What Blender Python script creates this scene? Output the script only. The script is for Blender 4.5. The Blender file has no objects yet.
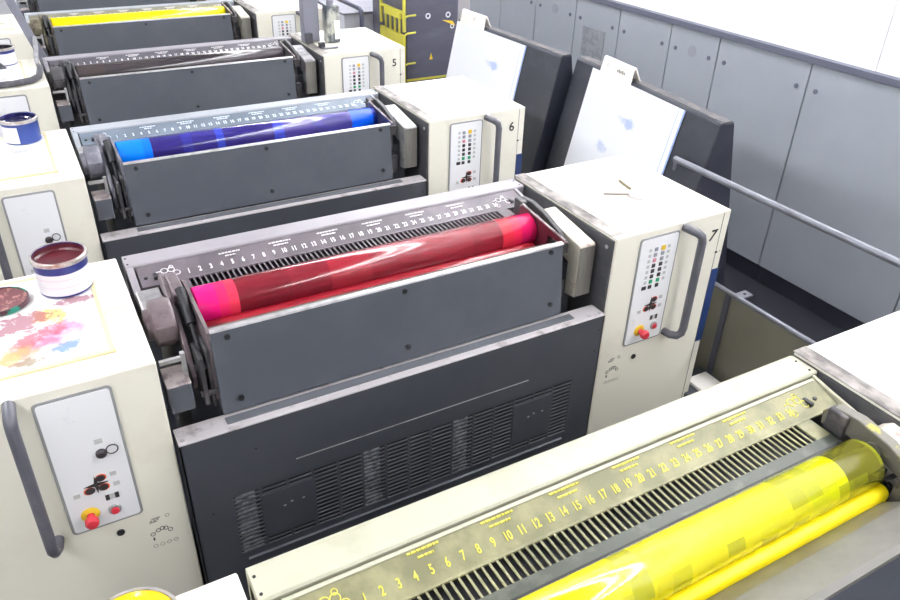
import bpy, bmesh, math, random
from mathutils import Vector, Matrix
random.seed(7)
C = bpy.context.scene.collection
ZT = 1.05           # height of an ink duct's front lip above the floor
PY = 1.1888         # distance from one printing unit to the next
PI = math.pi

# ------------------------------------------------------------------ materials
def lin(c):
    out = []
    for v in c:
        v = v / 255.0
        out.append(v / 12.92 if v <= 0.04045 else ((v + 0.055) / 1.055) ** 2.4)
    return (out[0], out[1], out[2], 1.0)

def new_mat(name):
    m = bpy.data.materials.new(name)
    m.use_nodes = True
    nt = m.node_tree
    return m, nt, nt.nodes['Principled BSDF']

def mat(name, col, rough=0.5, metal=0.0, dirt=None, scale=6.0, lo=0.5, hi=0.7, coat=0.0, bump=0.0, stretch=(1, 1, 1), spec=0.5, detail=6):
    """plain procedural surface; dirt = second colour laid on in noise patches"""
    m, nt, b = new_mat(name)
    b.inputs['Base Color'].default_value = lin(col)
    b.inputs['Roughness'].default_value = rough
    b.inputs['Metallic'].default_value = metal
    b.inputs['Coat Weight'].default_value = coat
    b.inputs['Specular IOR Level'].default_value = spec
    if dirt or bump:
        tc = nt.nodes.new('ShaderNodeTexCoord')
        mp = nt.nodes.new('ShaderNodeMapping')
        mp.inputs['Scale'].default_value = stretch
        nz = nt.nodes.new('ShaderNodeTexNoise')
        nz.inputs['Scale'].default_value = scale
        nz.inputs['Detail'].default_value = detail
        nz.inputs['Roughness'].default_value = 0.62
        nt.links.new(tc.outputs['Object'], mp.inputs['Vector'])
        nt.links.new(mp.outputs['Vector'], nz.inputs['Vector'])
        if dirt:
            rp = nt.nodes.new('ShaderNodeValToRGB')
            rp.color_ramp.elements[0].position = lo
            rp.color_ramp.elements[0].color = lin(col)
            rp.color_ramp.elements[1].position = hi
            rp.color_ramp.elements[1].color = lin(dirt)
            nt.links.new(nz.outputs['Fac'], rp.inputs['Fac'])
            nt.links.new(rp.outputs['Color'], b.inputs['Base Color'])
        if bump:
            bp = nt.nodes.new('ShaderNodeBump')
            bp.inputs['Strength'].default_value = bump
            bp.inputs['Distance'].default_value = 0.002
            nt.links.new(nz.outputs['Fac'], bp.inputs['Height'])
            nt.links.new(bp.outputs['Normal'], b.inputs['Normal'])
    return m

def ink_mat(name, stops, rough=0.13, smear=0.25, patch=None):
    """ink film on a roller: colour steps along the roller, one per ink key"""
    m, nt, b = new_mat(name)
    tc = nt.nodes.new('ShaderNodeTexCoord')
    sx = nt.nodes.new('ShaderNodeSeparateXYZ')
    nt.links.new(tc.outputs['Object'], sx.inputs[0])
    mr = nt.nodes.new('ShaderNodeMapRange')
    mr.inputs['From Min'].default_value = -0.05
    mr.inputs['From Max'].default_value = 1.05
    nt.links.new(sx.outputs['X'], mr.inputs['Value'])
    rp = nt.nodes.new('ShaderNodeValToRGB')
    cr = rp.color_ramp
    cr.interpolation = 'CONSTANT'
    for i, (x, col) in enumerate(stops):
        pos = (x + 0.05) / 1.1
        e = cr.elements[0] if i == 0 else (cr.elements[1] if i == 1 else cr.elements.new(pos))
        e.position = max(0, pos)
        e.color = lin(col)
    nt.links.new(mr.outputs[0], rp.inputs['Fac'])
    nz = nt.nodes.new('ShaderNodeTexNoise')
    mp = nt.nodes.new('ShaderNodeMapping')
    mp.inputs['Scale'].default_value = (3, 25, 25)
    nt.links.new(tc.outputs['Object'], mp.inputs[0])
    nt.links.new(mp.outputs[0], nz.inputs['Vector'])
    nz.inputs['Scale'].default_value = 2.0
    mx = nt.nodes.new('ShaderNodeMix')
    mx.data_type = 'RGBA'
    mx.blend_type = 'MULTIPLY'
    mx.inputs['Factor'].default_value = smear
    col = rp.outputs[0]
    if patch:                                  # squares of thinner film left by the print, low on the front of the roller
        q = nt.nodes.new('ShaderNodeVectorMath'); q.operation = 'MULTIPLY'; q.inputs[1].default_value = (24, 0, 44)
        fl = nt.nodes.new('ShaderNodeVectorMath'); fl.operation = 'FLOOR'
        wn = nt.nodes.new('ShaderNodeTexWhiteNoise'); wn.noise_dimensions = '3D'
        gt = nt.nodes.new('ShaderNodeMapRange')
        gt.inputs['From Min'].default_value = 0.55; gt.inputs['From Max'].default_value = 0.9; gt.inputs['To Max'].default_value = 0.75
        nt.links.new(tc.outputs['Object'], q.inputs[0]); nt.links.new(q.outputs[0], fl.inputs[0])
        nt.links.new(fl.outputs[0], wn.inputs['Vector']); nt.links.new(wn.outputs['Value'], gt.inputs['Value'])
        pm = nt.nodes.new('ShaderNodeMix'); pm.data_type = 'RGBA'
        nt.links.new(gt.outputs[0], pm.inputs['Factor']); nt.links.new(col, pm.inputs['A'])
        pm.inputs['B'].default_value = lin(patch)
        col = pm.outputs['Result']
    nt.links.new(col, mx.inputs['A'])
    nt.links.new(nz.outputs['Fac'], mx.inputs['B'])
    nt.links.new(mx.outputs['Result'], b.inputs['Base Color'])
    b.inputs['Roughness'].default_value = rough
    b.inputs['Coat Weight'].default_value = 0.15
    b.inputs['Coat Roughness'].default_value = 0.05
    b.inputs['Specular IOR Level'].default_value = 0.4
    return m

def stain_mat(name, base, blobs, rough=0.5):
    """sheet with ink stains: each blob = (colour, centre, radii, noise scale, lo, hi)"""
    m, nt, b = new_mat(name)
    tc = nt.nodes.new('ShaderNodeTexCoord')
    cur = None
    for col, cen, rad, sc, lo, hi in blobs:
        mp = nt.nodes.new('ShaderNodeMapping')
        mp.vector_type = 'TEXTURE'
        mp.inputs['Location'].default_value = (cen[0], cen[1], cen[2])
        mp.inputs['Scale'].default_value = (rad[0], rad[1], rad[3] if len(rad) > 3 else 1.0)
        mp.inputs['Rotation'].default_value = (0, 0, rad[2] if len(rad) > 2 else 0)
        nt.links.new(tc.outputs['Object'], mp.inputs[0])
        ln = nt.nodes.new('ShaderNodeVectorMath')
        ln.operation = 'LENGTH'
        nt.links.new(mp.outputs[0], ln.inputs[0])
        nz = nt.nodes.new('ShaderNodeTexNoise')
        nz.inputs['Scale'].default_value = sc
        nz.inputs['Detail'].default_value = 12
        nz.inputs['Roughness'].default_value = 0.72
        nz.inputs['Distortion'].default_value = 0.6
        nt.links.new(tc.outputs['Object'], nz.inputs['Vector'])
        fall = nt.nodes.new('ShaderNodeMapRange')
        fall.inputs['From Min'].default_value = 0.1
        fall.inputs['From Max'].default_value = 1.0
        fall.inputs['To Min'].default_value = 0.28
        fall.inputs['To Max'].default_value = -0.35
        nt.links.new(ln.outputs['Value'], fall.inputs['Value'])
        ad = nt.nodes.new('ShaderNodeMath')
        ad.operation = 'ADD'
        nt.links.new(nz.outputs['Fac'], ad.inputs[0])
        nt.links.new(fall.outputs[0], ad.inputs[1])
        rg = nt.nodes.new('ShaderNodeMapRange')
        rg.inputs['From Min'].default_value = lo
        rg.inputs['From Max'].default_value = hi
        rg.inputs['To Max'].default_value = 0.82
        nt.links.new(ad.outputs[0], rg.inputs['Value'])
        mx = nt.nodes.new('ShaderNodeMix')
        mx.data_type = 'RGBA'
        nt.links.new(rg.outputs[0], mx.inputs['Factor'])
        if cur is None:
            mx.inputs['A'].default_value = lin(base)
        else:
            nt.links.new(cur, mx.inputs['A'])
        mx.inputs['B'].default_value = lin(col)
        cur = mx.outputs['Result']
    nt.links.new(cur, b.inputs['Base Color'])
    b.inputs['Roughness'].default_value = rough
    return m

def emit_mat(name, col, strength):
    m, nt, b = new_mat(name)
    b.inputs['Base Color'].default_value = lin(col)
    b.inputs['Emission Color'].default_value = lin(col)
    b.inputs['Emission Strength'].default_value = strength
    return m

M = {}
M['cream'] = mat('cream_paint', (231, 227, 213), 0.42, dirt=(212, 203, 187), scale=3.0, lo=0.52, hi=0.85)
M['cream_dark'] = mat('cream_seam', (120, 118, 108), 0.6)
M['panel_white'] = mat('panel_foil', (233, 233, 236), 0.35, dirt=(200, 199, 204), scale=14, lo=0.62, hi=0.85)
M['panel_frame'] = mat('panel_frame_grey', (140, 141, 142), 0.45)
M['grey_handle'] = mat('handle_grey', (84, 84, 92), 0.38, dirt=(98, 96, 102), scale=9)
M['slate'] = mat('slate_paint', (72, 76, 84), 0.46, dirt=(82, 85, 92), scale=5, lo=0.42, hi=0.72)
M['slate_dark'] = mat('dark_slate_paint', (60, 63, 70), 0.5, dirt=(68, 70, 77), scale=4, lo=0.45, hi=0.75)
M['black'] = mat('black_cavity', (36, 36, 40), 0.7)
M['char'] = mat('charcoal_metal', (58, 57, 60), 0.5, 0.2, dirt=(100, 94, 94), scale=26, lo=0.5, hi=0.72)
M['side_dark'] = mat('dark_side_panel', (70, 70, 74), 0.5, 0.1, dirt=(92, 90, 90), scale=9, lo=0.5, hi=0.7)
M['bare'] = mat('bare_metal', (190, 188, 190), 0.33, 0.55, dirt=(150, 146, 148), scale=18, lo=0.45, hi=0.7)
M['dirty_strip'] = mat('inky_bare_strip', (150, 144, 138), 0.5, 0.15, dirt=(72, 66, 64), scale=14, lo=0.42, hi=0.62, stretch=(1, 0.5, 1))
M['edge_dirty'] = mat('inky_edge', (188, 178, 178), 0.45, 0.25, dirt=(104, 88, 92), scale=22, lo=0.46, hi=0.66)
M['bolt'] = mat('dark_bolt', (38, 38, 42), 0.5, 0.3)
M['chute'] = mat('ink_smeared_cream_metal', (188, 182, 168), 0.45, 0.1, dirt=(128, 78, 86), scale=15, lo=0.54, hi=0.68)
M['red'] = mat('red_button', (205, 46, 62), 0.35, coat=0.3)
M['yellow'] = mat('yellow_collar', (228, 190, 52), 0.4)
M['green'] = mat('green_key', (24, 150, 104), 0.4)
M['key_black'] = mat('black_key', (48, 42, 46), 0.45)
M['key_grey'] = mat('grey_key', (148, 150, 160), 0.45)
M['key_pink'] = mat('pink_key', (206, 132, 146), 0.45)
M['legend'] = mat('grey_legend', (188, 188, 188), 0.5)
M['orange'] = mat('orange_ring', (232, 96, 52), 0.4)
M['print_black'] = mat('black_print', (44, 42, 42), 0.6)
M['print_grey'] = mat('grey_print', (150, 147, 138), 0.6)
M['blue_trim'] = mat('blue_trim', (27, 50, 98), 0.45)
M['white'] = mat('white_wall_panel', (236, 232, 234), 0.6)
M['white_joint'] = mat('white_joint', (196, 190, 194), 0.6)
M['door_grey'] = mat('electrical_door_grey', (152, 156, 163), 0.5, dirt=(145, 149, 156), scale=2.0, lo=0.4, hi=0.7)
M['door_gap'] = mat('door_gap', (84, 86, 96), 0.6)
M['trim_dark'] = mat('dark_trim', (88, 90, 104), 0.5)
M['disc_grey'] = mat('disc_grey', (138, 141, 148), 0.55)
M['vent_mesh'] = mat('vent_mesh', (120, 122, 128), 0.6, dirt=(136, 138, 144), scale=30, lo=0.42, hi=0.58)
M['plinth'] = mat('dark_plinth', (68, 70, 82), 0.6, dirt=(74, 76, 88), scale=3)
M['board_dark'] = mat('dark_board', (38, 42, 52), 0.45, dirt=(62, 65, 74), scale=5, lo=0.5, hi=0.78)
M['board_side'] = mat('dark_board_side', (33, 36, 48), 0.5)
M['sheet'] = stain_mat('white_sheet', (236, 238, 244), [((168, 184, 224), (-0.15, 0.50, 1.06), (3.0, 0.13, 0, 0.06), 18, 0.56, 0.72), ((190, 200, 226), (-0.15, 0.62, 0.92), (3.0, 0.10, 0, 0.07), 22, 0.58, 0.74)])
M['sheet_edge'] = mat('pale_blue_edge', (160, 184, 236), 0.4)
M['card'] = mat('cream_card', (240, 236, 230), 0.6, dirt=(214, 206, 198), scale=20, lo=0.58, hi=0.7)
M['rail'] = mat('grey_rail', (112, 114, 122), 0.32, 0.5, dirt=(96, 97, 104), scale=10)
M['olive'] = mat('olive_panel', (104, 102, 88), 0.35, dirt=(94, 92, 80), scale=2.5, lo=0.4, hi=0.7)
M['floor'] = mat('dark_floor', (28, 29, 36), 0.7, dirt=(36, 36, 43), scale=2.5, lo=0.4, hi=0.7, spec=0.2)
M['ceiling'] = mat('ceiling_white', (214, 214, 216), 0.8)
M['wall'] = mat('hall_wall', (208, 208, 210), 0.8)
M['tube'] = emit_mat('fluorescent_tube', (250, 252, 255), 58)
M['fixture'] = mat('fixture_white', (225, 225, 225), 0.5)
M['dark_machine'] = mat('dark_machine_cover', (80, 80, 93), 0.35, dirt=(94, 94, 106), scale=3, lo=0.45, hi=0.7, stretch=(1, 1, 4))
M['yellow_paint'] = mat('yellow_paint', (196, 188, 66), 0.5, dirt=(176, 170, 84), scale=9)
M['sticker'] = mat('white_sticker', (226, 226, 230), 0.5)
M['grey_post'] = mat('grey_post', (118, 118, 130), 0.5, dirt=(106, 106, 118), scale=6)
M['grey_box'] = mat('pale_grey_box', (196, 197, 206), 0.5)
M['navy'] = mat('navy_tube', (62, 64, 84), 0.4)
M['rubber'] = mat('grey_hose', (58, 57, 64), 0.6, dirt=(96, 94, 100), scale=20)
M['hose_pale'] = mat('pale_hose', (140, 138, 142), 0.5, dirt=(84, 82, 86), scale=25)
M['can_metal'] = mat('can_rim_metal', (208, 202, 196), 0.28, 0.7, dirt=(150, 120, 110), scale=20, lo=0.5, hi=0.7)
M['can_blue'] = mat('can_blue_print', (34, 56, 122), 0.35, dirt=(44, 68, 136), scale=10)
M['can_navy'] = mat('can_navy_print', (32, 44, 112), 0.35)
M['label_white'] = mat('can_label', (216, 214, 216), 0.45)
M['label_line'] = mat('label_print_pale', (220, 178, 186), 0.5)
M['inset'] = mat('inset_rubber_grey', (92, 94, 100), 0.45)
M['strap'] = mat('pale_filter_strap', (170, 172, 176), 0.5, dirt=(66, 68, 74), scale=45, lo=0.42, hi=0.58)
M['blade'] = mat('duct_blade_steel', (112, 110, 103), 0.42, 0.2, dirt=(96, 94, 88), scale=9, lo=0.4, hi=0.7)
M['blade_plate8'] = mat('scratched_green_grey_steel', (66, 70, 62), 0.42, 0.1, dirt=(96, 98, 88), scale=16, lo=0.48, hi=0.72)
M['chute_front'] = mat('streaked_shaded_chute_front', (116, 114, 107), 0.45, 0.1, dirt=(88, 85, 82), scale=12, lo=0.42, hi=0.66, stretch=(3, 1, 0.4))
M['lip8'] = mat('dull_lip_edge', (96, 94, 88), 0.5, 0.2)
M['top_edge'] = mat('worn_bright_edge', (206, 200, 202), 0.4, 0.25, dirt=(140, 128, 130), scale=16, lo=0.54, hi=0.7)
M['ink_red'] = mat('wet_dark_red_ink', (82, 24, 34), 0.32)
M['ink_navy'] = mat('wet_navy_ink', (30, 28, 74), 0.16, coat=0.7)
M['ink_black'] = mat('wet_black_ink', (40, 36, 44), 0.18, coat=0.6)
M['ink_yellow'] = mat('wet_yellow_ink', (238, 202, 20), 0.2, coat=0.5)
M['lid_inside'] = mat('lid_dried_ink', (96, 34, 42), 0.4, dirt=(160, 110, 104), scale=60, lo=0.54, hi=0.64)
M['lid_rim'] = mat('lid_green_print', (30, 124, 102), 0.4, dirt=(70, 34, 44), scale=26, lo=0.5, hi=0.56)
M['mat_border'] = mat('cream_mat_border', (220, 206, 158), 0.5, dirt=(186, 164, 116), scale=30, lo=0.62, hi=0.75)
M['knife'] = mat('ink_knife_steel', (158, 148, 144), 0.4, 0.2)
M['wood'] = mat('olive_stick', (128, 116, 90), 0.6)
M['canister'] = mat('inky_canister', (168, 168, 158), 0.4, dirt=(62, 70, 78), scale=16, lo=0.40, hi=0.54, stretch=(1, 1, 0.6))

M['mat7'] = stain_mat('stained_sheet_magenta', (236, 230, 230), [
    ((226, 150, 210), (-0.31, 0.17, 0), (0.15, 0.17), 9, 0.44, 0.95),
    ((206, 60, 110), (-0.385, 0.125, 0), (0.22, 0.09, 0.5), 14, 0.47, 0.76),
    ((180, 36, 66), (-0.385, 0.165, 0), (0.20, 0.075, 0.4), 26, 0.54, 0.72),
    ((214, 150, 70), (-0.44, 0.10, 0), (0.12, 0.09), 22, 0.48, 0.74),
    ((120, 100, 60), (-0.41, 0.06, 0), (0.10, 0.05), 40, 0.55, 0.72),
    ((226, 176, 50), (-0.36, 0.245, 0), (0.10, 0.09), 26, 0.54, 0.66),
    ((60, 112, 186), (-0.335, 0.09, 0), (0.10, 0.055, 0.4), 50, 0.52, 0.68),
    ((130, 50, 76), (-0.42, 0.235, 0), (0.20, 0.12, 0.4), 44, 0.585, 0.65),
    ((128, 56, 80), (-0.29, 0.295, 0), (0.14, 0.045), 44, 0.54, 0.64)])
M['mat6'] = stain_mat('stained_sheet_violet', (240, 240, 242), [
    ((150, 200, 232), (-0.40, 0.20, 0), (0.06, 0.08), 14, 0.56, 0.68),
    ((150, 150, 190), (-0.34, 0.28, 0), (0.11, 0.05), 34, 0.56, 0.63),
    ((220, 160, 190), (-0.36, 0.10, 0), (0.08, 0.05), 30, 0.56, 0.63)])
M['mat5'] = stain_mat('stained_sheet_grey', (238, 236, 236), [
    ((150, 144, 146), (-0.34, 0.12, 0), (0.09, 0.08), 26, 0.57, 0.65)])
M['mat4'] = stain_mat('stained_sheet_green', (240, 240, 238), [
    ((90, 190, 160), (-0.42, 0.30, 0), (0.08, 0.12), 16, 0.5, 0.6),
    ((150, 140, 100), (-0.30, 0.2, 0), (0.1, 0.1), 40, 0.62, 0.66)])

R1, R2, R3 = (132, 25, 40), (116, 22, 36), (146, 33, 46)
ROLL = {
    8: ink_mat('yellow_ink_film', [(-.05, (176, 168, 0)), (.10, (212, 202, 0)), (.30, (222, 212, 0)), (.42, (208, 200, 0)),
        (.50, (222, 212, 0)), (.66, (214, 208, 0)), (.80, (204, 206, 8)), (.90, (106, 104, 28))], 0.1, 0.2, (150, 152, 26)),
    7: ink_mat('red_ink_film', [(-.05, (232, 20, 118)), (.025, (232, 34, 96)), (.05, (226, 52, 80)), (.075, R2), (.22, (124, 24, 39)), (.33, R3),
        (.45, R1), (.60, (134, 25, 41)), (.78, (126, 22, 38)), (.885, (206, 44, 62)), (.925, (218, 40, 76)), (.955, (200, 24, 86))]),
    6: ink_mat('blue_ink_film', [(-.05, (0, 126, 250)), (.06, (8, 112, 240)), (.088, (42, 32, 110)), (.20, (46, 44, 136)), (.24, (44, 36, 118)),
        (.33, (50, 64, 176)), (.36, (44, 34, 112)), (.56, (52, 62, 178)), (.60, (56, 44, 128)), (.72, (50, 44, 124)), (.895, (8, 84, 216)), (.99, (28, 48, 140))]),
    5: ink_mat('black_ink_film', [(-.05, (66, 58, 58)), (.10, (58, 52, 55)), (.35, (52, 46, 50)), (.80, (62, 54, 60))]),
    4: ink_mat('pale_yellow_ink_film', [(-.05, (246, 226, 0)), (.2, (254, 236, 0)), (.7, (250, 230, 10))]),
    3: ink_mat('grey_ink_film', [(-.05, (70, 70, 80)), (.5, (78, 78, 86))]),
}
POOL = {8: mat('yellow_ink_roll', (250, 224, 0), 0.4), 7: mat('red_ink_roll', (152, 28, 42), 0.2, coat=0.2),
        6: mat('blue_ink_roll', (36, 48, 160), 0.14, coat=0.6), 5: mat('black_ink_roll', (48, 42, 46), 0.14, coat=0.6),
        4: mat('yellow_ink_roll_pale', (250, 230, 0), 0.2, coat=0.4), 3: mat('grey_ink_roll', (70, 70, 78), 0.2)}
PLATE = {8: mat('yellow_misted_scale', (112, 110, 82), 0.5, 0.1, dirt=(146, 142, 108), scale=13, lo=0.42, hi=0.7),
         7: mat('rose_misted_scale', (88, 81, 87), 0.5, 0.1, dirt=(108, 99, 106), scale=8, lo=0.4, hi=0.72),
         6: mat('blue_misted_scale', (92, 102, 114), 0.5, 0.1, dirt=(112, 122, 134), scale=8, lo=0.4, hi=0.72),
         5: mat('grey_misted_scale', (70, 68, 74), 0.5, 0.1, dirt=(86, 83, 90), scale=8, lo=0.4, hi=0.72),
         4: mat('olive_misted_scale', (112, 108, 92), 0.5, 0.1, dirt=(134, 128, 106), scale=8, lo=0.4, hi=0.72)}
PLATE[3] = PLATE[5]
COVER = {8: mat('cream_cover', (178, 176, 156), 0.45, 0.05, dirt=(150, 147, 124), scale=5, lo=0.5, hi=0.8),
         7: mat('rose_grey_cover', (146, 141, 146), 0.45, 0.05, dirt=(130, 123, 129), scale=6, lo=0.45, hi=0.8),
         6: mat('grey_cover', (156, 160, 166), 0.45, 0.05, dirt=(138, 141, 148), scale=6, lo=0.45, hi=0.8)}
COVER[5] = mat('inky_grey_cover', (146, 142, 148), 0.42, 0.1, dirt=(124, 120, 126), scale=6, lo=0.45, hi=0.8)
COVER[4] = COVER[6]; COVER[3] = COVER[6]
FIG = {8: mat('yellow_figures', (214, 204, 84), 0.5), 7: mat('white_figures', (238, 234, 236), 0.5), 6: mat('white_blue_figures', (226, 236, 244), 0.5)}
FIG[5] = FIG[7]; FIG[4] = FIG[7]; FIG[3] = FIG[7]
SIDE = {8: mat('yellow_splashed_steel', (104, 101, 92), 0.4, 0.3, dirt=(176, 168, 40), scale=24, lo=0.56, hi=0.66),
        7: mat('red_splashed_steel', (112, 100, 103), 0.4, 0.3, dirt=(84, 66, 72), scale=20, lo=0.5, hi=0.68),
        6: mat('blue_splashed_steel', (104, 104, 114), 0.4, 0.3, dirt=(140, 138, 146), scale=20, lo=0.5, hi=0.68)}
SIDE[5] = M['char']; SIDE[4] = mat('olive_splashed_steel', (110, 104, 86), 0.4, 0.3, dirt=(70, 60, 50), scale=24, lo=0.48, hi=0.6); SIDE[3] = M['char']

# ------------------------------------------------------------------ mesh helpers
class MB:
    """collects shapes and links them as ONE mesh object"""
    def __init__(self): self.bm = bmesh.new()
    def box(self, x0, x1, y0, y1, z0, z1, bev=0.0, seg=2):
        r = bmesh.ops.create_cube(self.bm, size=1.0)
        vs = r['verts']
        for v in vs:
            v.co = Vector(((x0 + x1) / 2 + v.co.x * (x1 - x0), (y0 + y1) / 2 + v.co.y * (y1 - y0), (z0 + z1) / 2 + v.co.z * (z1 - z0)))
        if bev:
            es = list({e for v in vs for e in v.link_edges})
            bmesh.ops.bevel(self.bm, geom=es, offset=bev, segments=seg, profile=0.5, affect='EDGES')
        return self
    def prism(self, pts, a, b, axis='x', bev=0.0):
        """polygon extruded along an axis; pts are the other two coordinates in x,y,z order"""
        def P(p, t):
            return Vector((t, p[0], p[1])) if axis == 'x' else (Vector((p[0], t, p[1])) if axis == 'y' else Vector((p[0], p[1], t)))
        A = [self.bm.verts.new(P(p, a)) for p in pts]
        B = [self.bm.verts.new(P(p, b)) for p in pts]
        n = len(pts)
        fs = [self.bm.faces.new(A), self.bm.faces.new(B[::-1])]
        for i in range(n):
            fs.append(self.bm.faces.new((A[i], B[i], B[(i + 1) % n], A[(i + 1) % n])))
        bmesh.ops.recalc_face_normals(self.bm, faces=fs)
        if bev:
            es = list({e for f in fs for e in f.edges})
            bmesh.ops.bevel(self.bm, geom=es, offset=bev, segments=2, profile=0.5, affect='EDGES')
        return self
    def cyl(self, p, q, r, r2=None, n=24):
        p, q = Vector(p), Vector(q)
        d = q - p
        R = Vector((0, 0, 1)).rotation_difference(d).to_matrix().to_4x4()
        bmesh.ops.create_cone(self.bm, cap_ends=True, segments=n, radius1=r, radius2=r if r2 is None else r2, depth=d.length,
                              matrix=Matrix.Translation((p + q) / 2) @ R)
        return self
    def tube(self, pts, r, n=12, caps=True):
        pts = [Vector(p) for p in pts]
        rings = []
        up = None
        for i, p in enumerate(pts):
            t = (pts[min(i + 1, len(pts) - 1)] - pts[max(i - 1, 0)]).normalized()
            if up is None:
                up = Vector((0, 0, 1)) if abs(t.z) < 0.9 else Vector((1, 0, 0))
            u = t.cross(up).normalized()
            up = u.cross(t).normalized()
            rings.append([self.bm.verts.new(p + (u * math.cos(2 * PI * k / n) + up * math.sin(2 * PI * k / n)) * r) for k in range(n)])
        for A, B in zip(rings, rings[1:]):
            for k in range(n):
                self.bm.faces.new((A[k], A[(k + 1) % n], B[(k + 1) % n], B[k]))
        if caps:
            self.bm.faces.new(rings[0][::-1]); self.bm.faces.new(rings[-1])
        return self
    def lathe(self, prof, c, n=40, axis='z', caps=True):
        c = Vector(c)
        rings = []
        for r, h in prof:
            ring = []
            for k in range(n):
                a = 2 * PI * k / n
                q = Vector((r * math.cos(a), r * math.sin(a), h))
                if axis == 'x': q = Vector((h, r * math.cos(a), r * math.sin(a)))
                if axis == 'y': q = Vector((r * math.cos(a), h, r * math.sin(a)))
                ring.append(self.bm.verts.new(c + q))
            rings.append(ring)
        for A, B in zip(rings, rings[1:]):
            for k in range(n):
                self.bm.faces.new((A[k], A[(k + 1) % n], B[(k + 1) % n], B[k]))
        if caps:
            self.bm.faces.new(rings[0][::-1]); self.bm.faces.new(rings[-1])
            bmesh.ops.recalc_face_normals(self.bm, faces=self.bm.faces[:])
        return self
    def ring(self, c, R, r, plane='z', n=20, m=6, sx=1.0, tilt=0.0):
        """small torus lying in a plane"""
        c = Vector(c)
        pts = []
        rings = []
        for k in range(n):
            a = 2 * PI * k / n
            if plane == 'z': d = Vector((math.cos(a) * sx, math.sin(a) * math.cos(tilt), math.sin(a) * math.sin(tilt))); up = Vector((0, -math.sin(tilt), math.cos(tilt)))
            else: d = Vector((math.cos(a) * sx, 0, math.sin(a))); up = Vector((0, 1, 0))
            rings.append([self.bm.verts.new(c + d * R + (d * math.cos(2 * PI * j / m) + up * math.sin(2 * PI * j / m)) * r) for j in range(m)])
        for k in range(n):
            A, B = rings[k], rings[(k + 1) % n]
            for j in range(m):
                self.bm.faces.new((A[j], A[(j + 1) % m], B[(j + 1) % m], B[j]))
        return self
    def text(self, s, loc, size, plane='z', thick=0.0004, shear=0.0, bold=0.012, squeeze=1.0, tilt=0.0):
        cu = bpy.data.curves.new('t', 'FONT')
        cu.body = s; cu.size = size; cu.align_x = 'CENTER'; cu.align_y = 'CENTER'; cu.extrude = thick; cu.resolution_u = 3; cu.shear = shear
        cu.offset = size * bold
        o = bpy.data.objects.new('t', cu)
        me = o.to_mesh()
        mt = Matrix.Translation(loc) @ (Matrix.Rotation(PI / 2, 4, 'X') if plane == 'y' else Matrix.Rotation(tilt, 4, 'X')) @ Matrix.Diagonal((squeeze, 1, 1, 1))
        b2 = bmesh.new(); b2.from_mesh(me); b2.transform(mt)
        tmp = bpy.data.meshes.new('t'); b2.to_mesh(tmp); b2.free()
        self.bm.from_mesh(tmp)
        bpy.data.meshes.remove(tmp); o.to_mesh_clear(); bpy.data.objects.remove(o); bpy.data.curves.remove(cu)
        return self
    def build(self, name, m, parent=None, off=(0, 0, 0), smooth=False, loc=None):
        """off is subtracted from the vertices: the parent's base in the same frame"""
        if off != (0, 0, 0):
            bmesh.ops.translate(self.bm, vec=-Vector(off), verts=self.bm.verts)
        me = bpy.data.meshes.new(name)
        self.bm.to_mesh(me); self.bm.free()
        if smooth:
            for p in me.polygons: p.use_smooth = True
            try: me.set_sharp_from_angle(angle=math.radians(40))
            except Exception: pass
        me.materials.append(m)
        o = bpy.data.objects.new(name, me)
        C.objects.link(o)
        if parent: o.parent = parent
        if loc: o.location = loc
        return o

def thing(name, label, cat, loc, group=None, rz=0.0):
    o = bpy.data.objects.new(name, None)
    C.objects.link(o)
    o.empty_display_size = 0.1
    o.location = loc; o.rotation_euler.z = rz
    o['label'] = label; o['category'] = cat
    if group: o['group'] = group
    return o

def tag(o, label, cat, group=None):
    o['label'] = label; o['category'] = cat
    if group: o['group'] = group
    return o

def struct(o):
    o['kind'] = 'structure'
    return o

def Z(z): return z + ZT
def yU(u): return (7 - u) * PY

# ------------------------------------------------------------------ ink ducts (one per printing unit)
TILT = math.atan(0.32)

def small_caption(b, x, y, z, rows, rnd):
    for k, (w, h) in enumerate(rows):
        cx = x - w / 2
        while cx < x + w / 2:
            l = rnd.uniform(0.004, 0.012)
            b.box(cx, min(cx + l, x + w / 2), y - k * 0.011 - h / 2, y - k * 0.011 + h / 2, z - k * 0.0035 - 0.0008, z - k * 0.0035 + 0.0016)
            cx += l + 0.002

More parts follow.
